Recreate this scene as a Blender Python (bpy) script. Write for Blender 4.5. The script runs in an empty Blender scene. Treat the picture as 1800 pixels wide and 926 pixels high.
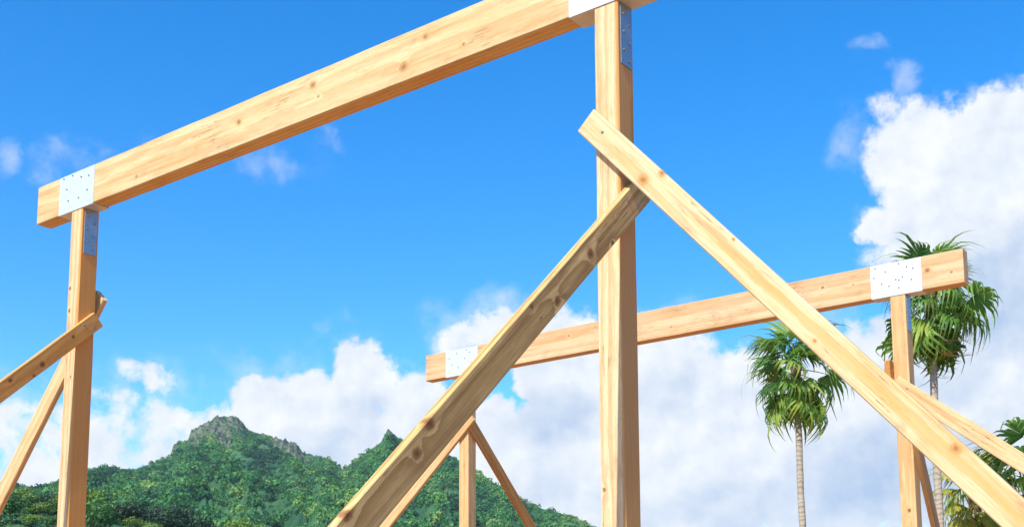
import bpy, bmesh, math, random
import numpy as np
from mathutils import Vector, Matrix

S = bpy.context.scene
COL = S.collection
R = math.radians
GZ = 4.764                      # underside of the front beam above the ground

# ------------------------------------------------------------------ camera
F_PX, PPY = 2105.86, 844.4      # focal length and principal row, in 1800-wide pixels
PITCH, ROLL, YAW = R(7.9837), R(-0.2499), R(37.369)
CAM = Vector((7.6596, -4.7771, GZ - 3.2140))
fw = Vector((-math.sin(YAW)*math.cos(PITCH), math.cos(YAW)*math.cos(PITCH), math.sin(PITCH)))
rt = Vector((math.cos(YAW), math.sin(YAW), 0)); up = rt.cross(fw)
rt2 = rt*math.cos(ROLL) + up*math.sin(ROLL); up2 = up*math.cos(ROLL) - rt*math.sin(ROLL)
cd = bpy.data.cameras.new('camera'); cam = bpy.data.objects.new('camera', cd); COL.objects.link(cam)
cam.matrix_world = Matrix(((rt2.x, up2.x, -fw.x, CAM.x), (rt2.y, up2.y, -fw.y, CAM.y), (rt2.z, up2.z, -fw.z, CAM.z), (0, 0, 0, 1)))
cd.sensor_fit = 'HORIZONTAL'; cd.sensor_width = 36; cd.lens = 36*F_PX/1800
cd.shift_y = (PPY - 463)/1800
cd.clip_start = 0.05; cd.clip_end = 30000
S.camera = cam

def azel(px, py):
    v = fw + rt2*((px-900)/F_PX) + up2*((PPY-py)/F_PX)
    return math.atan2(v.x, v.y), math.atan2(v.z, math.hypot(v.x, v.y))

def spot(px, py, dist):          # the point seen in that direction at a horizontal distance
    a, e = azel(px, py)
    return Vector((CAM.x + dist*math.sin(a), CAM.y + dist*math.cos(a), CAM.z + dist*math.tan(e)))

# ------------------------------------------------------------------ sun, sky, exposure
SUN_EL, SUN_OFF = R(46), R(4)
sdir = Vector((math.sin(SUN_OFF)*math.cos(SUN_EL), -math.cos(SUN_OFF)*math.cos(SUN_EL), math.sin(SUN_EL)))
sl = bpy.data.lights.new('sun', 'SUN'); sl.energy = 5.0; sl.angle = R(0.53); sl.color = (1.0, 0.94, 0.83)
so = bpy.data.objects.new('sun', sl); COL.objects.link(so)
so.rotation_euler = sdir.to_track_quat('Z', 'Y').to_euler(); so.location = (0, -10, 20)
S.view_settings.view_transform = 'Standard'; S.view_settings.look = 'None'
S.view_settings.exposure = 0.42; S.view_settings.gamma = 1.0; S.view_settings.use_curve_mapping = False

class NB:                        # small node-building helper
    def __init__(s, tree): s.t = tree; s.n = tree.nodes; s.l = tree.links
    def put(s, sock, v):
        if v is None: return
        if isinstance(v, bpy.types.NodeSocket): s.l.new(v, sock)
        else: sock.default_value = v
    def new(s, typ, **kw):
        n = s.n.new(typ)
        for k, v in kw.items(): setattr(n, k, v)
        return n
    def m(s, op, a, b=None, c=None, clamp=False):
        n = s.new('ShaderNodeMath', operation=op, use_clamp=clamp)
        for i, v in enumerate((a, b, c)):
            if v is not None: s.put(n.inputs[i], v)
        return n.outputs[0]
    def add(s, a, b): return s.m('ADD', a, b)
    def sub(s, a, b): return s.m('SUBTRACT', a, b)
    def mul(s, a, b): return s.m('MULTIPLY', a, b)
    def v(s, op, a, b=None):
        n = s.new('ShaderNodeVectorMath', operation=op)
        s.put(n.inputs[0], a)
        if b is not None: s.put(n.inputs[1], b)
        return n.outputs['Value'] if op in ('LENGTH', 'DISTANCE', 'DOT_PRODUCT') else n.outputs[0]
    def step(s, x, lo, hi, olo=0.0, ohi=1.0, typ='SMOOTHSTEP'):
        n = s.new('ShaderNodeMapRange', interpolation_type=typ, clamp=True) if typ == 'LINEAR' else s.new('ShaderNodeMapRange', interpolation_type=typ)
        for i, v in enumerate((x, lo, hi, olo, ohi)): s.put(n.inputs[i], v)
        return n.outputs[0]
    def noise(s, vec, scale, detail=4.0, rough=0.5, dist=0.0):
        n = s.new('ShaderNodeTexNoise')
        s.put(n.inputs['Vector'], vec); n.inputs['Scale'].default_value = scale
        n.inputs['Detail'].default_value = detail; n.inputs['Roughness'].default_value = rough
        n.inputs['Distortion'].default_value = dist
        return n
    def mix(s, f, a, b, typ='MIX'):
        n = s.new('ShaderNodeMix', data_type='RGBA', blend_type=typ)
        s.put(n.inputs[0], f)
        for i, x in ((6, a), (7, b)):
            if isinstance(x, tuple): x = (*x, 1.0) if len(x) == 3 else x
            s.put(n.inputs[i], x)
        return n.outputs[2]
    def sep(s, vec):
        n = s.new('ShaderNodeSeparateXYZ'); s.put(n.inputs[0], vec); return n.outputs
    def comb(s, x, y, z):
        n = s.new('ShaderNodeCombineXYZ')
        for i, a in enumerate((x, y, z)): s.put(n.inputs[i], a)
        return n.outputs[0]

world = bpy.data.worlds.new('World'); S.world = world; world.use_nodes = True
W = NB(world.node_tree); W.n.clear()
SKY_STRENGTH = 0.1
sky = W.new('ShaderNodeTexSky', sky_type='NISHITA', sun_disc=False)
sky.sun_elevation = SUN_EL; sky.sun_rotation = math.atan2(sdir.x, sdir.y)
sky.altitude = 0; sky.air_density = 1.0; sky.dust_density = 0.4; sky.ozone_density = 3.0
hs = W.new('ShaderNodeHueSaturation'); W.put(hs.inputs['Color'], sky.outputs[0])
hs.inputs['Saturation'].default_value = 1.42; hs.inputs['Value'].default_value = 1.66
sky_col = W.mix(1.0, hs.outputs[0], (0.96, 1.10, 1.18), 'MULTIPLY')
g = W.v('NORMALIZE', W.new('ShaderNodeTexCoord').outputs['Generated'])
gx, gy, gz = W.sep(g)
# cloud banks are set out by compass bearing and height above the horizon (degrees)
w1 = W.v('SUBTRACT', W.noise(g, 14.0, 2.0, 0.5).outputs['Color'], (0.5, 0.5, 0.5))
w2 = W.v('SUBTRACT', W.noise(g, 60.0, 4.0, 0.6).outputs['Color'], (0.5, 0.5, 0.5))
w1x, w1y, _ = W.sep(w1); w2x, w2y, _ = W.sep(w2)
D2 = 180/math.pi
az = W.add(W.add(W.mul(W.m('ARCTAN2', gx, gy), D2), W.mul(w1x, 3.0)), W.mul(w2x, 1.1))
el = W.add(W.add(W.mul(W.m('ARCSINE', gz), D2), W.mul(w1y, 2.6)), W.mul(w2y, 1.1))
def blobs(lst, a=az, e=el):
    out = None
    for (px, py, rx, ry, w) in lst:
        a0, e0 = azel(px, py); k = D2/F_PX
        da = W.mul(W.sub(a, a0*D2), 1/(rx*k)); de = W.mul(W.sub(e, e0*D2), 1/(ry*k))
        f = W.m('MULTIPLY_ADD', da, da, W.mul(de, de))
        f = W.m('MULTIPLY_ADD', f, -w, w)
        out = f if out is None else W.m('MAXIMUM', out, f)
    return W.m('MAXIMUM', out, 0.0)
CUMULUS = [
    (1690,300,165,128,1.1),(1790,235,120,85,1.2),(1600,385,105,58,1.0),(1560,262,62,85,.72),(1610,270,70,90,.95),(1545,395,50,36,.9),(1830,350,240,190,1.4),
    (1720,470,210,130,1.3),(1760,620,260,190,1.3),(1540,620,85,110,.9),(1660,760,280,150,1.7),
    (1170,780,330,210,1.8),(1000,640,110,110,1.1),(1160,610,105,85,1.1),(1270,720,190,110,1.2),(1460,790,270,170,1.8),(950,800,170,150,1.2),(975,700,85,60,.9),(890,735,80,50,.9),(862,700,52,52,1.2),(935,668,45,45,1.1),
    (632,668,92,88,1.2),(515,715,115,80,1.1),(725,705,90,85,1.1),(600,800,270,110,1.2),(860,585,110,52,.6),(800,740,130,75,.8),
    (262,668,62,36,.62),(200,775,175,95,.62),(40,795,175,105,.62),(345,752,110,52,.6),(1000,950,1500,140,.8)]
WISPS = [(5,270,55,50,.8),(130,295,120,55,.5),(420,288,190,50,.42),(1592,150,34,52,.75),(1540,92,50,22,.36),(575,250,36,28,.4),
         (860,560,160,70,.7),(600,600,110,45,.4),(1500,240,60,70,.5),(480,650,180,70,.5),(300,690,250,80,.5),(1450,560,140,70,.6),(60,700,200,70,.5),(1180,540,160,40,.4)]
SHADE = [(1760,520,280,120,1.0),(1580,850,230,110,.9),(1380,890,200,70,.45),(960,730,95,65,.8),(1000,870,140,50,.35),(540,800,250,60,.35),(640,720,60,45,.3),(1640,660,120,70,.6),(1200,700,130,45,.25)]
fb = W.noise(g, 28.0, 10.0, 0.62).outputs['Fac']
lit_g = W.v('ADD', g, tuple(x*0.012 for x in (-0.55, -0.3, 0.75)))
fb_l = W.noise(g, 13.0, 6.0, 0.55).outputs['Fac']; fb_l2 = W.noise(lit_g, 13.0, 6.0, 0.55).outputs['Fac']
cb = blobs(CUMULUS)
cov = W.add(cb, W.mul(W.mul(W.sub(fb, 0.535), 2.1), W.step(cb, 0.0, 0.35)))
a_c = W.step(cov, 0.04, 0.54)
wb = blobs(WISPS)
wis = W.add(wb, W.mul(W.mul(W.sub(fb, 0.60), 1.6), W.step(wb, 0.0, 0.3)))
a_w = W.mul(W.step(wis, 0.02, 0.95), 0.60)
# scattered fair-weather cloud over the rest of the sky
far = W.step(W.noise(g, 3.2, 8.0, 0.6).outputs['Fac'], 0.56, 0.70)
back = W.step(W.v('DOT_PRODUCT', g, tuple(Vector((fw.x, fw.y, 0.12)).normalized())), 0.86, 0.60)
a_f = W.mul(W.mul(far, back), 0.9)
alpha = W.m('MAXIMUM', W.m('MAXIMUM', a_c, a_w), a_f)
relief = W.mul(W.sub(fb_l, fb_l2), 2.2)
edge = W.mul(W.step(cov, 0.3, 1.5), -0.10)
tone = W.m('ADD', W.sub(W.add(W.add(0.84, relief), edge), W.mul(blobs(SHADE), 0.68)), 0.0, clamp=True)
CK = 1.0/SKY_STRENGTH
cl_col = W.mix(tone, tuple(CK*x for x in (0.36, 0.47, 0.645)), tuple(CK*x for x in (0.745, 0.765, 0.785)))
bg = W.new('ShaderNodeBackground'); bg.inputs['Strength'].default_value = SKY_STRENGTH
W.put(bg.inputs['Color'], W.mix(alpha, sky_col, cl_col))
wo = W.new('ShaderNodeOutputWorld'); W.l.new(bg.outputs[0], wo.inputs[0])

# ------------------------------------------------------------------ helpers
def tag(o, label=None, cat=None, group=None, kind=None):
    for k, v in (('label', label), ('category', cat), ('group', group), ('kind', kind)):
        if v: o[k] = v
    return o
def link(o, parent=None):
    COL.objects.link(o)
    if parent is not None: o.parent = parent
    return o
def empty(name, loc, rz=0.0):
    o = bpy.data.objects.new(name, None); o.location = loc; o.rotation_euler = (0, 0, rz); o.empty_display_size = .2
    return link(o)
def mesh_obj(name, verts, faces, mat=None, parent=None, smooth=False):
    me = bpy.data.meshes.new(name); me.from_pydata([tuple(v) for v in verts], [], faces); me.update()
    if mat: me.materials.append(mat)
    if smooth: me.polygons.foreach_set('use_smooth', [True]*len(me.polygons))
    return link(bpy.data.objects.new(name, me), parent)
def np_mesh(name, V, Q, mat, smooth=False):
    V = np.ascontiguousarray(V, np.float32); Q = np.ascontiguousarray(Q, np.int32)
    me = bpy.data.meshes.new(name)
    me.vertices.add(len(V)); me.vertices.foreach_set('co', V.ravel())
    k = Q.shape[1]
    me.loops.add(Q.size); me.loops.foreach_set('vertex_index', Q.ravel())
    me.polygons.add(len(Q)); me.polygons.foreach_set('loop_start', np.arange(0, Q.size, k, dtype=np.int32))
    me.polygons.foreach_set('use_smooth', np.full(len(Q), smooth))
    me.update(calc_edges=True)
    me.materials.append(mat)
    return me
def attr(me, name, vals):
    a = me.attributes.new(name, 'FLOAT', 'POINT'); a.data.foreach_set('value', np.ascontiguousarray(vals, np.float32))
def material(name):
    m = bpy.data.materials.new(name); m.use_nodes = True
    b = NB(m.node_tree); b.n.clear()
    p = b.new('ShaderNodeBsdfPrincipled'); o = b.new('ShaderNodeOutputMaterial'); b.l.new(p.outputs[0], o.inputs[0])
    return m, b, p

# ------------------------------------------------------------------ materials
def wood(name, seed, pale=(.66,.455,.235), heart=(.60,.31,.105), heartmix=.35, ringf=42., contrast=.4, pith=(.05,-.13), knots=(), stains_and_shade=(), rough_grain=.0, knotcol=(.23,.095,.03)):
    """sawn softwood: growth rings cut lengthwise, fibre streaks, heartwood tint, knots (x, y, z, size) and stains in the timber's own axes (x along it)"""
    pale = (pale[0]*1.01, pale[1]*.985, pale[2]*.93); heart = (heart[0], heart[1]*.98, heart[2]*.85)
    m, b, p = material(name)
    co = b.new('ShaderNodeTexCoord').outputs['Object']
    off = b.v('ADD', co, (seed*7.3, seed*3.1, seed*1.7))
    x, y, z = b.sep(co)
    slow = b.noise(b.v('MULTIPLY', off, (.55, 5., 5.)), 1.0, 3.0, .5).outputs['Color']
    sx, sy, sz = b.sep(slow)
    yy = b.add(b.sub(y, pith[0]), b.mul(b.sub(sx, .5), .055)); zz = b.add(b.sub(z, pith[1]), b.mul(b.sub(sy, .5), .055))
    r = b.m('SQRT', b.m('MULTIPLY_ADD', yy, yy, b.mul(zz, zz)))
    kn = None; kring = None
    for (kx, ky, kz, ks) in knots:
        d = b.comb(b.mul(b.sub(x, kx), 1/(ks*1.25)), b.mul(b.sub(y, ky), 1/ks), b.mul(b.sub(z, kz), 1/(ks*2.2)))
        d = b.v('ADD', d, b.v('MULTIPLY', b.v('SUBTRACT', b.noise(off, 45, 5, .7).outputs['Color'], (.5,.5,.5)), (1.0,1.0,1.0)))
        q = b.v('LENGTH', d)
        kn = q if kn is None else b.m('MINIMUM', kn, q)
    if kn is not None:
        r = b.add(r, b.mul(b.m('EXPONENT', b.mul(b.mul(kn, kn), -.30)), .016))
    ring = b.m('FRACT', b.add(b.mul(r, ringf), b.mul(b.noise(b.v('MULTIPLY', off, (2., 30., 30.)), 1., 2.).outputs['Fac'], .5)))
    late = b.mul(b.step(ring, .25, .92), b.step(ring, 1.0, .94))
    fib = b.noise(b.v('MULTIPLY', off, (4., 190., 190.)), 1., 3., .6).outputs['Fac']
    blot = b.noise(b.v('MULTIPLY', off, (.8, 9., 9.)), 1., 4., .6).outputs['Fac']
    c = b.mix(b.mul(b.step(blot, .42, .66), heartmix), pale, heart)
    pat = b.noise(b.v('MULTIPLY', off, (3.2, 14., 14.)), 1., 5., .65).outputs['Fac']
    c = b.mix(b.mul(b.step(pat, .50, .70), .40), c, tuple(.80*h for h in heart)); c = b.mix(b.mul(b.step(pat, .46, .30), .45), c, tuple(min(.8, 1.12*q) for q in pale))
    stk = b.noise(b.v('MULTIPLY', off, (.9, 70., 70.)), 1., 4., .6).outputs['Fac']
    c = b.mix(b.mul(b.step(stk, .54, .70), .38), c, tuple(.55*h for h in heart))
    grime = b.noise(b.v('MULTIPLY', off, (2.5, 6., 6.)), 1.7, 6., .7).outputs['Fac']
    c = b.mix(b.mul(b.step(grime, .56, .74), .38), c, (.22,.16,.105))
    c = b.mix(b.mul(late, contrast), c, tuple(.62*h for h in heart))
    dark = b.step(fib, .40, .75)
    c = b.mix(b.mul(dark, .22+rough_grain), c, tuple(.45*h for h in heart))
    fine = b.noise(b.v('MULTIPLY', off, (16., 320., 320.)), 1., 2., .6).outputs['Fac']
    c = b.mix(b.mul(b.step(fine, .50, .72), .28), c, tuple(.5*h for h in heart))
    crk = b.noise(b.v('MULTIPLY', off, (1.3, 46., 46.)), 1., 3., .55).outputs['Fac']
    crk = b.mul(b.m('LESS_THAN', b.m('ABSOLUTE', b.sub(crk, .5)), .0075), b.step(b.noise(off, 2.6, 2.).outputs['Fac'], .52, .62))
    c = b.mix(b.mul(crk, .75), c, (.10,.055,.025))
    pore = b.step(b.noise(b.v('MULTIPLY', off, (9., 60., 60.)), 1., 2., .6).outputs['Fac'], .70, .78)
    c = b.mix(b.mul(pore, .30), c, (.10,.05,.022))
    for (x0, y0, z0, ax, ay, az_, w, colr) in stains_and_shade:
        d = b.comb(b.mul(b.sub(x, x0), 1/ax), b.mul(b.sub(y, y0), 1/ay), b.mul(b.sub(z, z0), 1/az_))
        q = b.add(b.v('LENGTH', d), b.mul(b.sub(b.noise(b.v('MULTIPLY', off, (8., 40., 40.)), 1., 3.).outputs['Fac'], .5), .9))
        c = b.mix(b.mul(b.step(q, 1.1, .75), w), c, colr)
    if kn is not None:
        halo = b.step(kn, 1.9, .8); c = b.mix(b.mul(halo, .18), c, tuple(.75*h for h in heart))
        c = b.mix(b.mul(b.step(kn, 1.15, .6), .85), c, knotcol)
        c = b.mix(b.mul(b.step(kn, .55, .25), .6), c, tuple(.42*q for q in knotcol))
    b.put(p.inputs['Base Color'], c)
    p.inputs['Roughness'].default_value = .72; p.inputs['Specular IOR Level'].default_value = .25
    bp = b.new('ShaderNodeBump'); bp.inputs['Strength'].default_value = .35; bp.inputs['Distance'].default_value = .0015
    b.put(bp.inputs['Height'], b.add(fib, b.mul(late, -.5))); b.put(p.inputs['Normal'], bp.outputs[0])
    return m

def steel(name, hi=(.66,.70,.74), lo=(.50,.54,.58), metal=.35):
    m, b, p = material(name)
    co = b.new('ShaderNodeTexCoord').outputs['Object']
    sp = b.new('ShaderNodeTexVoronoi'); b.put(sp.inputs['Vector'], co); sp.inputs['Scale'].default_value = 55
    c = b.mix(b.mul(b.sep(sp.outputs['Color'])[0], .35), hi, lo)
    c = b.mix(b.step(b.noise(co, 9., 4.).outputs['Fac'], .5, .75, 0., .3), c, (.50,.53,.55))
    b.put(p.inputs['Base Color'], c); p.inputs['Metallic'].default_value = metal; p.inputs['Roughness'].default_value = .42
    bp = b.new('ShaderNodeBump'); bp.inputs['Strength'].default_value = .12; bp.inputs['Distance'].default_value = .003
    b.put(bp.inputs['Height'], b.noise(co, 14., 2.).outputs['Fac']); b.put(p.inputs['Normal'], bp.outputs[0])
    return m
def plain(name, col, rough=.6, metal=0., var=.25, scale=30.):
    m, b, p = material(name)
    co = b.new('ShaderNodeTexCoord').outputs['Object']
    c = b.mix(b.noise(co, scale, 4.).outputs['Fac'], tuple(x*(1-var) for x in col), tuple(x*(1+var) for x in col))
    b.put(p.inputs['Base Color'], c); p.inputs['Roughness'].default_value = rough; p.inputs['Metallic'].default_value = metal
    return m
def leaf_mat(name, c1, c2, c3, transl=.35, rough=.5):
    """leaves: tint per leaf clump (attribute 'tint') and per tree"""
    m, b, p = material(name)
    t = b.new('ShaderNodeAttribute', attribute_name='tint').outputs['Fac']
    r = b.new('ShaderNodeObjectInfo').outputs['Random']
    f = b.add(t, b.mul(b.sub(r, .5), .35))
    c = b.mix(b.step(f, 0., .55), c1, c2); c = b.mix(b.step(f, .55, 1.), c, c3)
    b.put(p.inputs['Base Color'], c); p.inputs['Roughness'].default_value = rough; p.inputs['Specular IOR Level'].default_value = .35
    tr = b.new('ShaderNodeBsdfTranslucent'); b.put(tr.inputs['Color'], b.mix(.5, c, (.20,.30,.03)))
    mx = b.new('ShaderNodeMixShader'); mx.inputs[0].default_value = transl
    b.l.new(p.outputs[0], mx.inputs[1]); b.l.new(tr.outputs[0], mx.inputs[2])
    b.l.new(mx.outputs[0], [n for n in b.n if n.type == 'OUTPUT_MATERIAL'][0].inputs[0])
    return m
STEEL = steel('galvanised_steel'); STRAP = steel('galvanised_strap_shaded', (.30,.37,.43), (.20,.25,.30), .75); SCREW = plain('screw_steel', (.24,.25,.27), .45, .5)  # straps: darker, bluer copy of the plate steel, with their shade in the colour
FROND = leaf_mat('palm_leaf', (.045,.125,.03), (.14,.31,.05), (.38,.50,.085), .48, .42)
FROND_Y = leaf_mat('yellowing_palm_leaf', (.20,.27,.04), (.38,.39,.045), (.52,.47,.07), .45, .4)
FROND_D = leaf_mat('dead_palm_leaf', (.13,.085,.04), (.22,.15,.075), (.32,.23,.12), .15, .7)
TREE_G = leaf_mat('light_foliage', (.07,.16,.026), (.17,.30,.05), (.34,.42,.10), .35)
TREE_M = leaf_mat('mid_foliage', (.03,.10,.028), (.07,.19,.045), (.15,.27,.065), .25)
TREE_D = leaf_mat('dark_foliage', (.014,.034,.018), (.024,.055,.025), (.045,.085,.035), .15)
FOREST = leaf_mat('mountain_foliage', (.012,.075,.045), (.068,.25,.070), (.27,.43,.11), .30, .8)
BARK = plain('bark', (.16,.13,.10), .85, 0, .4, 6.)
def palm_bark():
    m, b, p = material('palm_bark')
    co = b.new('ShaderNodeTexCoord').outputs['Object']; x, y, z = b.sep(co)
    n = b.noise(co, 2.5, 5., .6).outputs['Fac']
    rg = b.m('FRACT', b.add(b.mul(z, 6.5), b.mul(n, 2.6)))
    c = b.mix(b.step(rg, .55, .95, 0, .75), (.36,.31,.23), (.16,.135,.10))
    c = b.mix(b.step(n, .5, .7, 0, .5), c, (.44,.40,.33))
    c = b.mix(b.step(b.noise(b.v('MULTIPLY', co, (30,30,3)), 1., 3.).outputs['Fac'], .5, .7, 0, .5), c, (.22,.18,.14))
    b.put(p.inputs['Base Color'], c); p.inputs['Roughness'].default_value = .85
    bp = b.new('ShaderNodeBump'); bp.inputs['Strength'].default_value = .6; bp.inputs['Distance'].default_value = .03
    b.put(bp.inputs['Height'], b.mul(rg, -1.)); b.put(p.inputs['Normal'], bp.outputs[0])
    return m
PALM_BARK = palm_bark()

# ------------------------------------------------------------------ ground and mountain
def ground_mat():
    m, b, p = material('building_ground')
    co = b.new('ShaderNodeTexCoord').outputs['Object']
    n = b.noise(co, .35, 8., .6).outputs['Fac']
    c = b.mix(n, (.37,.15,.042), (.45,.20,.062))
    grass = b.mix(b.noise(co, 1.3, 6., .65).outputs['Fac'], (.05,.10,.025), (.14,.17,.05))
    d = b.v('LENGTH', b.v('SUBTRACT', co, (4., 1., 0.)))
    f = b.step(b.add(d, b.mul(b.sub(b.noise(co, .12, 4.).outputs['Fac'], .5), 18.)), 60., 85.)
    b.put(p.inputs['Base Color'], b.mix(f, c, grass)); p.inputs['Roughness'].default_value = .95
    bp = b.new('ShaderNodeBump'); bp.inputs['Strength'].default_value = .6; bp.inputs['Distance'].default_value = .05
    b.put(bp.inputs['Height'], b.noise(co, 5., 8., .7).outputs['Fac']); b.put(p.inputs['Normal'], bp.outputs[0])
    return m
G = 9000
ground = mesh_obj('ground', [(-G,-G,0),(G,-G,0),(G,G,0),(-G,G,0)], [(0,1,2,3)], ground_mat())
tag(ground, kind='structure')

RIDGE = [(-1500,1075,700),(-900,1010,700),(-500,930,740),(-250,880,780),(-120,858,800),(-40,846,820),(30,843,840),(47,850,850),(67,848,870),(80,845,880),(103,836,900),
    (130,826,930),(157,820,960),(175,816,980),(208,816,1010),(233,819,1050),(250,815,1080),(267,808,1110),(283,803,1140),(292,799,1160),(299,793,1170),
    (306,780,1180),(314,772,1190),(330,769,1200),(336,752,1210),(345,747,1215),(355,740,1220),(370,736,1230),(377,728,1240),(397,726,1250),(416,729,1250),(428,739,1250),(436,750,1250),
    (455,757,1245),(480,764,1235),(504,770,1225),(524,779,1215),(531,789,1210),(550,796,1200),(581,800,1180),(592,810,1165),(603,819,1150),(609,815,1120),
    (626,800,1100),(644,789,1090),(670,771,1080),(676,758,1078),(684,752,1076),(691,755,1074),(702,766,1070),(740,783,1060),(796,796,1040),(838,819,1020),(856,834,1010),
    (878,849,1000),(928,879,980),(954,888,970),(970,892,960),(1000,900,940),(1022,910,930),(1043,921,920),(1060,929,910),(1110,948,880),(1200,975,850),
    (1350,1010,800),(1600,1060,750),(1900,1090,700),(2200,1110,650)]
ra = np.array([azel(x, y)[0] for x, y, d in RIDGE]); re_ = np.array([azel(x, y)[1] for x, y, d in RIDGE]); rd = np.array([d for x, y, d in RIDGE], float)
FEET = [(-1500,30.),(-300,30.),(0,31.),(150,31.),(300,27.),(450,24.),(600,22.),(800,16.),(1000,9.),(1200,4.),(1900,0.)]
fa = np.array([azel(x, 880)[0] for x, h in FEET]); fh = np.array([h for x, h in FEET])

rng = np.random.default_rng(11)
def lattice(n, m, seed): return np.random.default_rng(seed).random((n, m))
def vnoise(x, y, seed):
    L = lattice(256, 256, seed); xi = np.floor(x).astype(int); yi = np.floor(y).astype(int)
    fx, fy = x-xi, y-yi; fx = fx*fx*(3-2*fx); fy = fy*fy*(3-2*fy)
    a = L[xi & 255, yi & 255]; b = L[(xi+1) & 255, yi & 255]; c = L[xi & 255, (yi+1) & 255]; d = L[(xi+1) & 255, (yi+1) & 255]
    return (a*(1-fx)+b*fx)*(1-fy) + (c*(1-fx)+d*fx)*fy
def fbm(x, y, seed, o=5, g_=.5):
    s = 0; a = 1; t = 0
    for k in range(o): s = s + a*vnoise(x*2**k, y*2**k, seed+k); t += a; a *= g_
    return s/t
def sm(x, a, b): t = np.clip((x-a)/(b-a), 0, 1); return t*t*(3-2*t)
def terrain(az_, d, fine=True):
    """height of the hills at a bearing and a distance from the site"""
    Rr = np.interp(az_, ra, rd); E = np.interp(az_, ra, re_); foot = np.interp(az_, fa, fh)
    H = Rr*np.tan(E) + CAM.z - 3.0
    x, y = d*np.sin(az_), d*np.cos(az_)
    s = np.clip((d-330)/(Rr-330), 0, 1)
    base = foot*sm(d, 150, 290)
    prof = .55*s**1.25 + .45*s**2.2
    h = base + np.maximum(H-foot, 0)*prof
    spur = 1-np.abs(2*fbm(az_*17+.004*d, d*.0035, 3, 3)-1)*1.9
    spur2 = 1-np.abs(2*fbm(az_*48+.003*d, d*.010, 23, 3)-1)*1.8
    w = np.sin(np.pi*np.clip(s, 0, 1)**.8)
    h = h + w*(36*(spur-.45) + 15*(spur2-.45))*np.clip(H/200, 0, 1)
    over = np.maximum(d-Rr, 0)
    h = h - over*.5*np.clip(H/150, 0, 1) - .0*over
    if fine: h = h + (fbm(x*.02, y*.02, 40, 4)-.5)*8*sm(d, 200, 420)*np.clip(1-over/40, .3, 1)*np.clip(1.0-sm(s, .93, 1.)*.75, 0, 1)
    return np.where(d < 150, 0, np.maximum(h, -2))
def crag(az_, d):
    """bare rock near the two summits"""
    px = np.interp(az_, ra, np.array([r[0] for r in RIDGE], float)); Rr = np.interp(az_, ra, rd); b = Rr-d
    n = fbm(az_*420, d*.022, 61, 4, .6)
    top = np.exp(-((px-392)/40)**2)*sm(b, 260, 80)
    east = np.exp(-((px-508)/60)**2)*sm(b, 270, 60)*1.05
    west = np.exp(-((px-303)/10)**2)*sm(b, 120, 30)*1.1
    shoulder = np.exp(-((px-345)/16)**2)*sm(b, 150, 40)*.8
    second = np.exp(-((px-688)/11)**2)*sm(b, 90, 30)*1.0
    low = np.exp(-((px-790)/40)**2)*np.exp(-((b-150)/50)**2)*.5
    return np.clip((top+east+west+shoulder+second+low)*1.55*(n*1.5) - .42, 0, 1)

na, nd = 820, 440
A = np.linspace(azel(-420, 880)[0], azel(1500, 880)[0], na)
Dn = np.concatenate([np.linspace(0, 1, nd-40)**.9, 1+np.linspace(.01, .6, 40)])
AA, DD = np.meshgrid(A, Dn, indexing='ij')
RR = np.interp(AA, ra, rd); DIST = 150 + (RR-150)*DD
HH = terrain(AA, DIST)
CR = crag(AA, DIST)
XX, YY = CAM.x + DIST*np.sin(AA), CAM.y + DIST*np.cos(AA)
HH = HH + CR*(fbm(AA*700, DIST*.05, 71, 4, .6)-.35)*11
V = np.stack([XX, YY, HH], -1).reshape(-1, 3)
ii, jj = np.meshgrid(np.arange(na-1), np.arange(nd-1), indexing='ij'); k0 = (ii*nd+jj).ravel()
Q = np.stack([k0, k0+nd, k0+nd+1, k0+1], -1)
def hill_mat():
    m, b, p = material('mountain_ground')
    co = b.new('ShaderNodeTexCoord').outputs['Object']
    rk = b.new('ShaderNodeAttribute', attribute_name='rock').outputs['Fac']
    n1 = b.noise(co, .02, 6., .6).outputs['Fac']; n2 = b.noise(co, .11, 6., .65).outputs['Fac']
    c = b.mix(b.step(n1, .38, .62), (.025,.095,.048), (.060,.16,.06))
    c = b.mix(b.step(n2, .52, .70, 0, .8), c, (.085,.15,.05)); c = b.mix(b.step(n2, .46, .32, 0, .8), c, (.012,.042,.028))
    st = b.noise(b.v('MULTIPLY', co, (.16, .16, .05)), 1., 6., .7).outputs['Fac']
    rc = b.mix(b.step(st, .38, .62), (.038,.066,.042), (.19,.215,.145))
    b.put(p.inputs['Base Color'], b.mix(b.step(b.add(rk, b.mul(b.sub(n2, .5), .5)), .22, .45), c, rc))
    p.inputs['Roughness'].default_value = .95; p.inputs['Specular IOR Level'].default_value = .1
    bp = b.new('ShaderNodeBump'); bp.inputs['Strength'].default_value = .8; bp.inputs['Distance'].default_value = 6.
    b.put(bp.inputs['Height'], b.add(n2, b.mul(st, .6))); b.put(p.inputs['Normal'], bp.outputs[0])
    return m
me = np_mesh('mountain', V, Q, hill_mat(), True); attr(me, 'rock', CR.ravel())
tag(link(bpy.data.objects.new('mountain', me)), kind='structure')

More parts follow.
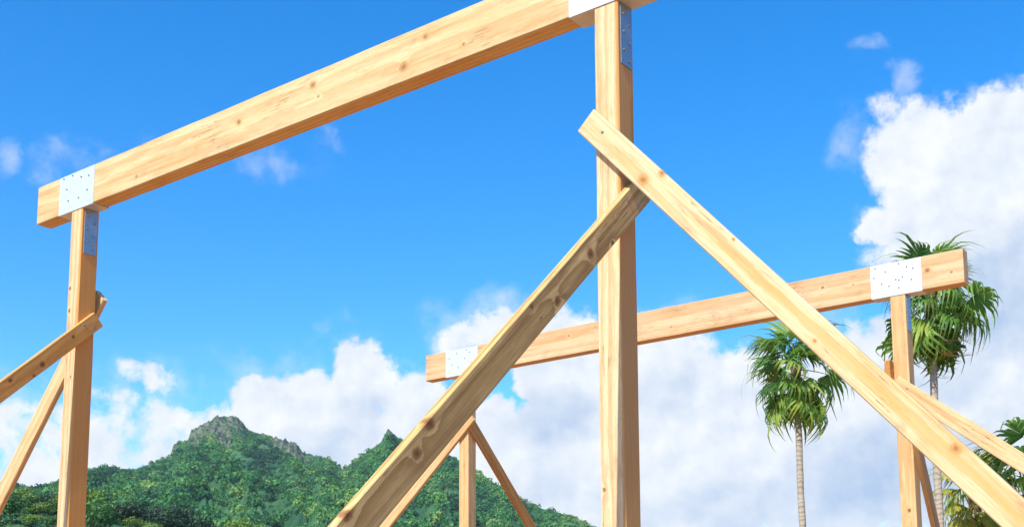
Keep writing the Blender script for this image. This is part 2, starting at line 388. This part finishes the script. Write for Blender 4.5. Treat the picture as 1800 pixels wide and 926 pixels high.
# forest that covers the slopes: leaf tufts heaped into crowns, far too many to count
def leaf_cloud(n, shell=.55, seed=0, flat=.8):
    g_ = np.random.default_rng(seed); d = g_.normal(size=(n, 3)); d /= np.linalg.norm(d, axis=1)[:, None]
    r = shell + (1-shell)*g_.random(n)**.5
    lump = 1+.30*np.sin(d[:, 0]*5+seed)*np.cos(d[:, 1]*4.3+seed*2)+.15*np.sin(d[:, 2]*7+seed)
    p_ = d*(r*lump)[:, None]; p_[:, 2] *= flat
    return p_, d
def quads(P_, Nrm, size, g_):
    """one bent leaf tuft (a quad) at each point, loosely facing Nrm"""
    n = len(P_); Nn = Nrm + g_.normal(size=(n, 3))*.55; Nn /= np.linalg.norm(Nn, axis=1)[:, None]
    t = np.cross(Nn, g_.normal(size=(n, 3))); t /= np.linalg.norm(t, axis=1)[:, None]; b_ = np.cross(Nn, t)
    s = (size*(.55+.9*g_.random(n)))[:, None]; k = (.45+.5*g_.random(n))[:, None]
    Vq = np.stack([P_-t*s, P_-b_*s*k+Nn*s*.2, P_+t*s, P_+b_*s*k+Nn*s*.2], 1).reshape(-1, 3)
    return Vq, np.arange(4*n).reshape(-1, 4)
def slope_shade(a_, d_):          # shade of the gully and left ridge, painted into the forest tint
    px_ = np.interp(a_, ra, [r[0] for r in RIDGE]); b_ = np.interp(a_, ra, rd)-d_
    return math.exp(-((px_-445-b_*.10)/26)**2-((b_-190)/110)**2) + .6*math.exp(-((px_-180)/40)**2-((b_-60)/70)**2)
PV, PT = [], []
g2 = np.random.default_rng(5)
ncand = 27000
ca = g2.uniform(azel(-300, 880)[0], azel(1250, 880)[0], ncand); cR = np.interp(ca, ra, rd)
cdist = np.sqrt(g2.uniform(360.**2, (cR+8)**2, ncand))
cz = terrain(ca, cdist); keep = crag(ca, cdist) < .10 + .75*g2.random(ncand)**1.6
big = fbm(ca*60, cdist*.012, 91, 3)
keep &= g2.random(ncand) < .42+.8*big
keep &= ~((np.abs(np.interp(ca, ra, [r[0] for r in RIDGE])-687) < 16) & (cR-cdist < 38))
ca, cdist, cz, big = ca[keep], cdist[keep], cz[keep], big[keep]
spurt = .35*(fbm(ca*48+.003*cdist, cdist*.010, 23, 3)-.5)
for i in range(len(ca)):
    rr = (1.3+3.3*g2.random()**2.0)*(1.0+.25*(g2.random() < .08)); nq = 72
    s_ = (cdist[i]-330)/max(np.interp(ca[i], ra, rd)-330, 1)
    if s_ > .93: rr *= .6
    p_, d_ = leaf_cloud(nq, .6, i % 97, .75); keep_q = p_[:, 2] > -.35; p_, d_ = p_[keep_q], d_[keep_q]
    o_ = np.array([CAM.x+cdist[i]*math.sin(ca[i]), CAM.y+cdist[i]*math.cos(ca[i]), cz[i]+rr*.35])
    vq, _ = quads(p_*rr+o_, d_, rr*.235, g2)
    PV.append(vq); tt = .16+1.25*(big[i]-.32)+spurt[i]+g2.normal()*.17 - .55*slope_shade(ca[i], cdist[i])
    PT.append(np.full(len(vq), tt)+np.repeat(g2.normal(size=len(vq)//4)*.07, 4))
PV = np.concatenate(PV); PT = np.concatenate(PT)
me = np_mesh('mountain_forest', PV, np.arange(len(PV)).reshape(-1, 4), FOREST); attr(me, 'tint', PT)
tag(link(bpy.data.objects.new('mountain_forest', me)), 'dense green forest covering the slopes of the rocky mountain', 'forest', kind='stuff')

# the wood at the foot of the mountain: trees one by one
def crown_mesh(name, mat, seed, n=1500):
    g_ = np.random.default_rng(seed); VV = []; T = []
    subs = [(np.array([g_.normal()*.42, g_.normal()*.42, .25+.85*g_.random()]), .42+.30*g_.random()) for _ in range(11)]
    for k, (c, r) in enumerate(subs):
        p_, d_ = leaf_cloud(n//11, .45, seed*13+k, .85)
        vq, _ = quads(p_*r+c, d_, .088, g_); VV.append(vq)
        T.append(np.full(len(vq), .45+g_.normal()*.14)+np.repeat(g_.normal(size=len(vq)//4)*.16, 4))
    VV = np.concatenate(VV); VV[:, 2] += .55
    me = np_mesh(name, VV, np.arange(len(VV)).reshape(-1, 4), mat); attr(me, 'tint', np.concatenate(T)); return me
def tube(pts, rad, sides=8):
    V_, F_ = [], []
    for i, (p_, r_) in enumerate(zip(pts, rad)):
        p_ = Vector(p_); t = (Vector(pts[min(i+1, len(pts)-1)])-Vector(pts[max(i-1, 0)])).normalized()
        a_ = t.orthogonal().normalized(); b_ = t.cross(a_)
        for k in range(sides):
            q = 2*math.pi*k/sides; V_.append(p_+a_*(r_*math.cos(q))+b_*(r_*math.sin(q)))
    for i in range(len(pts)-1):
        for k in range(sides):
            F_.append((i*sides+k, i*sides+(k+1) % sides, (i+1)*sides+(k+1) % sides, (i+1)*sides+k))
    F_.append(tuple(range(sides-1, -1, -1))); F_.append(tuple((len(pts)-1)*sides+k for k in range(sides)))
    return V_, F_
def join(parts):
    V_, F_ = [], []
    for v_, f_ in parts:
        o_ = len(V_); V_ += list(v_); F_ += [tuple(i+o_ for i in f) for f in f_]
    return V_, F_
def trunk_parts(seed):
    rr = random.Random(seed); P_ = [tube([(0,0,-.15),(.02,.01,.3),(0,.03,.7),(.03,0,1.1)], [.06,.05,.04,.02])]
    for k in range(5):
        a_ = k*1.3+rr.random(); P_.append(tube([(0,0,.45+.08*k),(.25*math.cos(a_),.25*math.sin(a_),.75+.08*k),(.5*math.cos(a_),.5*math.sin(a_),1.0+.06*k)], [.03,.02,.008], 5))
    return join(P_)
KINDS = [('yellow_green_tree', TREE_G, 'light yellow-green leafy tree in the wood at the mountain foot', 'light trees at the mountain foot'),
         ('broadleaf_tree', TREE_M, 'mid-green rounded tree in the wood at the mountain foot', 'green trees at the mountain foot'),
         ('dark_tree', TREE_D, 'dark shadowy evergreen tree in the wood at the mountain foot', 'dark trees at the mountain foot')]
protos = []
for ki, (nm, mt, lb, gp) in enumerate(KINDS):
    for v_ in range(3):
        tv, tf = trunk_parts(ki*10+v_); tm = bpy.data.meshes.new('trunk'); tm.from_pydata([tuple(x) for x in tv], [], tf); tm.materials.append(BARK)
        protos.append((ki, tm, crown_mesh('crown', mt, 100+ki*10+v_)))
def plant_tree(ki, v_, az_, d, size, wide=1.0):
    nm, mt, lb, gp = KINDS[ki]; _, tm, cm = protos[ki*3+v_ % 3]
    z = float(terrain(np.array(az_), np.array(float(d))))
    o = empty(nm, (CAM.x+d*math.sin(az_), CAM.y+d*math.cos(az_), z), random.uniform(0, 6.28)); tag(o, lb, 'tree', gp)
    o.scale = (size*wide/2, size*wide/2, size/2)
    link(bpy.data.objects.new('trunk', tm), o); link(bpy.data.objects.new('crown', cm), o)
random.seed(4)
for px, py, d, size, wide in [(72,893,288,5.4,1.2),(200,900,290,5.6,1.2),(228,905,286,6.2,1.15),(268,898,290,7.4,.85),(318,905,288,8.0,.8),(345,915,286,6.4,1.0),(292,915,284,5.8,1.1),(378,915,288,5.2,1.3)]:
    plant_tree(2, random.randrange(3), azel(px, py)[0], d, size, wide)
n_t = 0
while n_t < 255:
    px = random.uniform(-160, 640); d = random.uniform(240, 430)
    low = (170 < px < 410 or 45 < px < 100) and d < 300
    k = 0 if random.random() < (.62 if px < 180 or px > 400 else .35) else 1
    if random.random() < .07: k = 2
    plant_tree(k, random.randrange(3), azel(px, 890)[0], d, random.uniform(3.2, 6.8)*(.42 if low else 1), random.uniform(.9, 1.35)*(1.5 if low else 1)); n_t += 1

# ------------------------------------------------------------------ fan palms
def frond_mesh(name, mat, seed, petiole=1.1, blade=.98, droop=1.0, nseg=20):
    rr = random.Random(seed); V_, F_, T_ = [], [], []
    def arch(x, y, z):                       # the leaf stalk and blade sag along their length
        q = x/(petiole+blade); return (x, y, z - droop*.36*q*q*(petiole+blade)*.8)
    pv, pf = tube([arch(petiole*k/4, 0, 0) for k in range(5)], [.028,.022,.017,.013,.010], 5)
    V_ += pv; F_ += pf; T_ += [.75]*len(pv)
    span = R(128); base_t = .15+.14*(seed % 6)
    for k in range(nseg):
        th = -span + 2*span*(k+.5)/nseg + rr.uniform(-.03, .03)
        Ls = blade*(.72+.28*math.cos(th*.62))*rr.uniform(.78, 1.15)*(1.35 if rr.random() < .14 else 1)
        half = span/nseg*1.10; tint = base_t+rr.uniform(-.22, .22) + .10*math.cos(th)
        ts = [.03,.25,.45,.62,.78,.90,1.0]; hang = rr.uniform(.6, 1.7)*droop; twist = rr.uniform(-.5, .5)
        o_ = len(V_)
        for t in ts:
            r_ = Ls*t; wd = min(math.tan(half)*r_, .056*(1-max(0, t-.45)/.55)+.004) if t < 1 else .003
            over = max(0, t-.50)/.50; rad = r_ - Ls*.30*over**2*hang
            zz = -Ls*.52*over**1.8*hang - .10*r_*abs(math.sin(th))
            cx, cy = petiole+rad*math.cos(th), rad*math.sin(th)
            nx, ny = -math.sin(th), math.cos(th)
            for sgn, dz in ((-1, .0), (0, .018*(1-t)+.004), (1, .0)):
                V_.append(Vector(arch(cx+nx*wd*sgn, cy+ny*wd*sgn, zz+dz+twist*wd*sgn*over))); T_.append(tint - .1*(t > .8))
        for i in range(len(ts)-1):
            for c in (0, 1):
                q = o_+i*3+c; F_.append((q, q+1, q+4, q+3))
    me = bpy.data.meshes.new(name); me.from_pydata([tuple(v) for v in V_], [], F_); me.update(); me.materials.append(mat); attr(me, 'tint', T_)
    return me
FR = [frond_mesh('frond', FROND, s, .86+.14*(s % 3), .98+.06*(s % 2), .80+.18*(s % 4)) for s in range(6)]
FRY = [frond_mesh('frond', FROND_Y, 50+s, 1.0, .95, 1.2) for s in range(3)]
FRD = [frond_mesh('dead_frond', FROND_D, 80+s, .7, .8, 1.6, 16) for s in range(3)]
def fan_palm(px, py, dist, scale, label, seed, nf=40, yellow=.0, rad=.15, dead=5, lean=0.0, base_px=None):
    rr = random.Random(seed); top = spot(px, py, dist)
    bx, by = (top.x, top.y) if base_px is None else spot(base_px, py, dist)[:2]
    o = empty('fan_palm', (bx, by, 0)); tag(o, label, 'palm tree')
    H = top.z; tx, ty = top.x-bx, top.y-by
    n = 26; pts = [(tx*(k/n)**1.3+.015*math.sin(k*.7), ty*(k/n)**1.3+.015*math.cos(k*.5), -.3+(H+.25)*k/n) for k in range(n+1)]
    rads = [rad*(1.35-.35*min(1, k/5))*(1.0-.12*k/n)*(1+.05*math.sin(k*2.3)) for k in range(n+1)]; rads[-1] *= .6
    tv, tf = tube(pts, rads, 14); t = mesh_obj('trunk', tv, tf, PALM_BARK, o, True)
    bv = []                                   # old leaf bases clasping the top of the trunk
    for k in range(26):
        a_ = k*2.4; z = H-.05-.045*k*scale; r0 = rad*.8
        bv.append(tube([(tx+r0*math.cos(a_), ty+r0*math.sin(a_), z-.25), (tx+r0*1.5*math.cos(a_), ty+r0*1.5*math.sin(a_), z), (tx+r0*2.1*math.cos(a_), ty+r0*2.1*math.sin(a_), z+.16)], [.05,.045,.02], 5))
    bvv, bff = join(bv); c_ = mesh_obj('leaf_bases', bvv, bff, FROND_D, o); attr(c_.data, 'tint', [.35]*len(bvv))
    for k in range(nf+dead):
        q = k/nf; isd = k >= nf
        tilt = R(86-152*min(q, 1)**.82+rr.uniform(-17, 17)) if not isd else R(rr.uniform(-80, -66))
        a_ = k*2.39996+rr.uniform(-.5, .5)
        src = rr.choice(FRD) if isd else (rr.choice(FRY) if rr.random() < yellow else rr.choice(FR))
        f_ = bpy.data.objects.new('dead_frond' if isd else 'frond', src); link(f_, o)
        f_.location = (tx, ty, H-.02-(.95*scale*min(q, 1)**1.3 if not isd else .85*scale))
        f_.rotation_euler = (Matrix.Rotation(a_, 3, 'Z') @ Matrix.Rotation(-tilt, 3, 'Y') @ Matrix.Rotation(rr.uniform(-.9, .9), 3, 'X')).to_euler()
        sc = scale*rr.uniform(.78, 1.12)*(1 if not isd else .9); f_.scale = (sc, sc, sc)
    return o
fan_palm(1398, 634, 40., .90, 'tall fan palm with slim grey trunk in full view below the far beam', 3, 38, .03, .118, 3, base_px=1401)
fan_palm(1634, 508, 38., .98, 'tallest fan palm, its shaggy crown behind the right end of the far beam', 8, 43, .03, .122, 7, base_px=1627)
fan_palm(1806, 830, 44., 1.1, 'lower green fan palm at the right edge behind the long diagonal braces', 15, 38, .22, .15, 4)
fan_palm(1712, 850, 46., .85, 'short fan palm with yellowing leaves seen under the long diagonal brace', 21, 26, .75, .16, 5)

# ------------------------------------------------------------------ timber frame
def timber(name, p0, p1, n, w, t, mat, label, cat, seed=0, shift=0.0, ends=(0., 0.)):
    """sawn stick from p0 to p1: x runs along it, z along n (thickness t), y across (width w); ends shear the cut ends"""
    p0, p1, n = Vector(p0), Vector(p1), Vector(n).normalized(); d = (p1-p0); L = d.length; d.normalize(); y = n.cross(d).normalized(); n = d.cross(y)
    rr = random.Random(seed); c = .005; N = max(8, int(L/.18))
    sec = [(-w/2+c,-t/2),(w/2-c,-t/2),(w/2,-t/2+c),(w/2,t/2-c),(w/2-c,t/2),(-w/2+c,t/2),(-w/2,t/2-c),(-w/2,-t/2+c)]
    V_, F_ = [], []; by, bz = rr.uniform(-.004, .004), rr.uniform(-.002, .002)
    for i in range(N+1):
        u = i/N; bow = math.sin(math.pi*u)
        for (a_, b_) in sec:
            sh = (ends[0]*a_ if i == 0 else ends[1]*a_ if i == N else 0)
            j = rr.uniform(-.0008, .0008) if 0 < i < N else 0
            V_.append((L*u+sh, a_+by*bow+j, b_+bz*bow+j))
    for i in range(N):
        for k in range(8): F_.append((i*8+k, i*8+(k+1) % 8, (i+1)*8+(k+1) % 8, (i+1)*8+k))
    F_.append(tuple(range(7, -1, -1))); F_.append(tuple(N*8+k for k in range(8)))
    o = mesh_obj(name, V_, F_, mat)
    o.matrix_world = Matrix(((d.x,y.x,n.x,p0.x),(d.y,y.y,n.y,p0.y),(d.z,y.z,n.z,p0.z),(0,0,0,1)))
    return tag(o, label, cat)
def disc(c, ax, r, h, sides=10):
    c = Vector(c); ax = Vector(ax).normalized()
    return tube([c, c+ax*h*.7, c+ax*h], [r, r, r*.6], sides)

PW, BT = .140, .124
WF = 4.618; DB = 5.739; XL, XR = -1.074, 4.045; ZB = -.044; HF, HB = .294, .311
O1 = (.58,.27,.075); DK = (.05,.03,.02); BR = (.27,.15,.07)
def mats(): pass
def haze_box():
    v_, f_ = box(-9200, 9200, -9200, 9200, -4, 330)
    m = bpy.data.materials.new('haze_air'); m.use_nodes = True; t = m.node_tree; t.nodes.clear()
    pv = t.nodes.new('ShaderNodeVolumePrincipled'); o_ = t.nodes.new('ShaderNodeOutputMaterial'); t.links.new(pv.outputs[0], o_.inputs['Volume'])
    pv.inputs['Color'].default_value = (.72, .86, 1., 1); pv.inputs['Density'].default_value = .00006
    tag(mesh_obj('haze', v_, f_, m), kind='stuff')
# posts (local x runs up from the ground, y = across towards -X..., z = +Y)
def post(x, y0, zt, mat, label, seed):
    return timber('timber_post', (x, y0+PW/2, -.25), (x, y0+PW/2, GZ+zt-.006), (0, -1, 0), PW, PW, mat, label, 'post', seed)
# in a post's own axes: x = height + .25, y = -X .. +X (see timber: y = n x d), z = towards the front
post(0, 0, 0, wood('wood_post_left', 1, heartmix=.12, pale=(.68,.53,.32), knots=[(4.42,.045,.07,.016),(4.25,.04,.07,.014),(3.75,-.02,.07,.010)], stains_and_shade=[(2.5,-.074,.0,9.,.022,.3,.9,(.62,.27,.06))], pith=(.1,-.10)),  # the broad orange patch paints the warm tone of the shaded +X side
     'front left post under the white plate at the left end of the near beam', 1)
post(WF, 0, 0, wood('wood_post_middle', 2, heartmix=.10, pale=(.69,.555,.345), knots=[(4.05,.05,.02,.016),(2.55,.05,.06,.012)], stains_and_shade=[(4.45,-.07,-.055,.16,.03,.022,.9,DK), (4.18,-.07,-.055,.07,.03,.018,.9,DK), (2.5,-.074,.0,9.,.022,.3,.8,(.50,.24,.06))], pith=(-.1,-.16)),  # broad brown patch paints the shaded +X side's tone; dark ones are wane
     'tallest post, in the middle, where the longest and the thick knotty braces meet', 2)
post(XR, DB, ZB, wood('wood_post_back_right', 3, heartmix=.45, knots=[(3.0,-.01,.07,.016),(2.75,.02,.07,.012)], pith=(.0,-.18)),
     'far right post under the white plate at the right end of the far beam', 3)
post(XL, DB, ZB, wood('wood_post_back_left', 4, heartmix=.40, knots=[(3.2,.05,.03,.014)], pith=(.12,-.1)),
     'slim far left post below the thick knotty brace, in front of the mountain', 4)
# beams (x along +X from the left end, y = up, z = towards front)
def beam(x0, x1, y0, z0, h, mat, label, seed):
    return timber('timber_beam', (x0, y0+BT/2, GZ+z0+h/2), (x1, y0+BT/2, GZ+z0+h/2), (0, -1, 0), h, BT, mat, label, 'beam', seed)
beam(-.535, 5.17, 0, 0, HF, wood('wood_beam_front', 5, heartmix=.42, contrast=.30, ringf=26., pith=(-.1,-.30), pale=(.68,.53,.31), knotcol=(.40,.22,.08), knots=[(3.943,.075,.06,.020),(4.224,-.062,.06,.013),(3.779,-.055,.06,.034),(3.024,.062,.06,.026),(2.336,.017,.06,.022),(3.076,-.027,.06,.010),(1.249,-.076,.06,.012)]),
     'long thick near beam rising across the upper left of the sky, nearest timber overhead', 5)
beam(-1.658, XR+.598, DB, ZB, HB, wood('wood_beam_back', 6, heartmix=.5, contrast=.35, ringf=26., pith=(.12,-.30), pale=(.65,.47,.29), heart=(.60,.33,.14), knotcol=(.36,.17,.06), knots=[(4.997,.048,.06,.017),(6.192,-.04,.06,.013),(5.983,.018,.06,.024),(2.078,.058,.06,.014),(5.297,.018,.06,.009),(3.355,-.062,.06,.010)]),
     'far horizontal beam crossing behind the middle post, its right end before the tallest palm', 6)

# braces: top and foot given on the centre line of the outer face
def brace(p0, p1, n, w, t, mat, label, seed, nails=(), ends=(0., 0.)):
    n = Vector(n); p0 = Vector(p0)+Vector((0,0,GZ)) - n*t/2; p1 = Vector(p1)+Vector((0,0,GZ)) - n*t/2
    k = (p0.z+.02)/(p0.z-p1.z); p1 = p0+(p1-p0)*k             # down to the ground
    o = timber('timber_brace', p0, p1, n, w, t, mat, label, 'brace', seed, ends=ends)
    for (x, y) in nails:
        v_, f_ = disc((x, y, t/2-.002), (0,0,1), .0085, .006); mesh_obj('nail_head', v_, f_, SCREW, o)
    return o
TB = .042
brace((4.515,-.042,-.606), (6.38,-.042,-2.66), (0,-1,0), .134, TB, wood('wood_brace_long', 7, heartmix=.65, ringf=22., contrast=.35, pith=(.015,-.2), pale=(.70,.57,.36), heart=(.64,.36,.13), stains_and_shade=[(2.1,.005,.02,1.25,.026,.06,.6,(.64,.34,.10)),(.6,-.03,.02,.35,.016,.06,.5,(.64,.36,.13))], knotcol=(.50,.25,.075), knots=[(.507,-.023,.02,.030),(.572,.060,.02,.020),(1.114,.055,.02,.009),(2.515,.034,.02,.024),(1.75,-.03,.02,.010)]),
      'longest diagonal brace, pale, running from the middle post down to the bottom right corner', 7, [(.132,.014)])
brace((WF+PW/2+.045,.160,-.952), (WF+PW/2+.045,-1.829,-2.800), (1,0,0), .138, .045, wood('wood_brace_thick', 8, heartmix=.55, contrast=.75, ringf=30., pith=(.02,-.12), pale=(.78,.58,.26), heart=(.50,.29,.095), rough_grain=.26, stains_and_shade=[(1.55,-.04,.02,.7,.012,.08,.4,(.25,.14,.06)),(.55,.03,.02,.5,.012,.08,.3,(.27,.15,.07)),(2.35,.03,.02,.6,.012,.08,.3,(.30,.17,.07)),(.9,-.055,.02,.5,.010,.08,.6,(.22,.12,.05))], knotcol=(.24,.095,.035), knots=[(.69,.0,.02,.027),(.48,.055,.02,.015),(1.08,.027,.02,.024),(1.265,-.049,.02,.012),(2.153,-.053,.02,.026),(2.286,-.011,.02,.027),(2.72,-.062,.02,.024)]),
      'thick dark-grained knotty brace leaning from the middle post down to the bottom left', 8, [(.14,.035),(.20,-.03)])
brace((PW/2+TB,.146,-.822), (PW/2+TB,-.578,-1.49), (1,0,0), .118, TB, wood('wood_brace_left', 9, heartmix=.8, pale=(.70,.37,.11), heart=(.60,.26,.06), contrast=.35, knots=[(.263,-.008,.02,.014),(.594,.017,.02,.022),(.70,.044,.02,.012),(.87,-.025,.02,.016)]),
      'reddish-brown brace on the front left post, running out past the left edge', 9, [(.07,.02),(.13,-.025)])
brace((.046,PW,-.617), (-.80,PW,-1.575), (0,-1,0), .142, TB, wood('wood_brace_left_steep', 10, heartmix=.15, pale=(.70,.52,.29)),
      'steep pale brace behind the front left post, dropping to the left edge', 10)
bpy.data.objects['timber_brace.003'].location.y += TB
brace((3.99,DB-TB,-.862), (4.65,DB-TB,-1.385), (0,-1,0), .146, TB, wood('wood_brace_right', 11, heartmix=.5, ringf=26., pith=(.0,-.2), pale=(.70,.50,.285), heart=(.62,.34,.14)),
      'pale brace from the far right post, running out past the right edge', 11, [(.13,.02)])
brace((XR+PW/2+TB,5.72,-1.30), (XR+PW/2+TB,6.176,-2.137), (1,0,0), .135, TB, wood('wood_brace_right_steep', 12, heartmix=.8, pale=(.42,.25,.11), heart=(.33,.16,.06)),
      'short dark steep brace behind the far right post, under the longest brace', 12)
brace((-.93,DB-TB,-.560), (-2.17,DB-TB,-1.645), (0,-1,0), .142, TB, wood('wood_brace_back_left', 13, heartmix=.3, pale=(.68,.48,.26)),
      'pale brace on the far left post, mostly hidden behind the thick knotty brace', 13)
brace((XL+PW/2+TB,5.757,-.631), (XL+PW/2+TB,6.93,-1.747), (1,0,0), .138, TB, wood('wood_brace_back_orange', 14, heartmix=.9, pale=(.58,.33,.12), heart=(.50,.23,.06)),
      'narrow orange brace slanting down right from the far left post', 14)
timber('timber_cleat', (XR-PW/2-.026, DB-.03, GZ-.815), (XR-PW/2-.026, DB-.03, GZ-.655), (0,-1,0), .052, .10, wood('wood_cleat', 15, heartmix=.9, pale=(.58,.30,.09), heart=(.50,.20,.05)),
       'small orange wood block fixed on the left side of the far right post', 'wood block', 15)

# steel post caps: a saddle round the beam, straps down the two sides of the post
def box(x0, x1, y0, y1, z0, z1):
    return [(x0,y0,z0),(x1,y0,z0),(x1,y1,z0),(x0,y1,z0),(x0,y0,z1),(x1,y0,z1),(x1,y1,z1),(x0,y1,z1)], [(0,3,2,1),(4,5,6,7),(0,1,5,4),(1,2,6,5),(2,3,7,6),(3,0,4,7)]
def bracket(x, y0, z0, h, xa, xb, dots, label, strap=.335, seed=0):
    o = empty('post_cap', (x, y0, GZ+z0)); tag(o, label, 'post cap', 'steel post caps under the beams'); e = .006; rr = random.Random(seed)
    def part(nm, b_):
        ob = mesh_obj(nm, *b_, STRAP if nm == 'strap' else STEEL, o); bm = bmesh.new(); bm.from_mesh(ob.data)
        bmesh.ops.bevel(bm, geom=bm.edges[:], offset=.0012, segments=1, affect='EDGES'); bm.to_mesh(ob.data); bm.free(); return ob
    fp = part('side_plate', box(xa-x, xb-x, -e, -.0005, -e, h-.004)); part('side_plate', box(xa-x, xb-x, BT+.0005, BT+e, -e, h-.004))
    part('bottom_plate', box(xa-x+.001, xb-x-.001, 0, BT, -e, -.0008))
    for sgn in (-1, 1):
        a_, b_ = sorted((sgn*(PW/2+.001), sgn*(PW/2+.006)))
        part('strap', box(a_, b_, .018, .122, -strap, -e-.0005))
        for k in range(6):
            c = (b_ if sgn > 0 else a_, .045+.05*(k % 2)+rr.uniform(-.008, .008), -.06-.048*k)
            v_, f_ = disc(c, (sgn,0,0), .0075, .006); mesh_obj('screw', v_, f_, SCREW, o)
    for (u, v) in dots:
        c = (xa-x+(xb-xa)*u, -e, h*v)
        v_, f_ = disc(c, (0,-1,0), .0066, .007); mesh_obj('screw', v_, f_, SCREW, o)
    return o
bracket(0, 0, 0, HF, -.235, .205, [(.12,.93),(.22,.62),(.38,.93),(.63,.80),(.85,.76),(.58,.28),(.28,.30),(.82,.40)], 'white steel plate on the left end of the near beam over the front left post', .345, 1)
bracket(WF, 0, 0, HF, 4.396, 4.842, [(.15,.85),(.2,.5),(.4,.75),(.6,.6),(.8,.85),(.85,.35),(.5,.3),(.3,.3)], 'steel cap with blue-grey strap at the top edge over the tall middle post', .333, 2)
bracket(XR, DB, ZB, HB, 3.806, 4.275, [(.07,.62),(.10,.90),(.22,.40),(.30,.75),(.36,.30),(.50,.46),(.56,.42),(.57,.92),(.63,.50),(.72,.78),(.84,.70),(.80,.38),(.55,.20)], 'white screw-dotted steel plate near the right end of the far beam', .34, 3)
bracket(XL, DB, ZB, HB, -1.345, -.86, [(.12,.70),(.20,.45),(.35,.85),(.40,.30),(.6,.6),(.75,.8),(.8,.4),(.65,.92)], 'white steel plate at the far beam left end, half behind the thick brace', .34, 4)

haze_box()
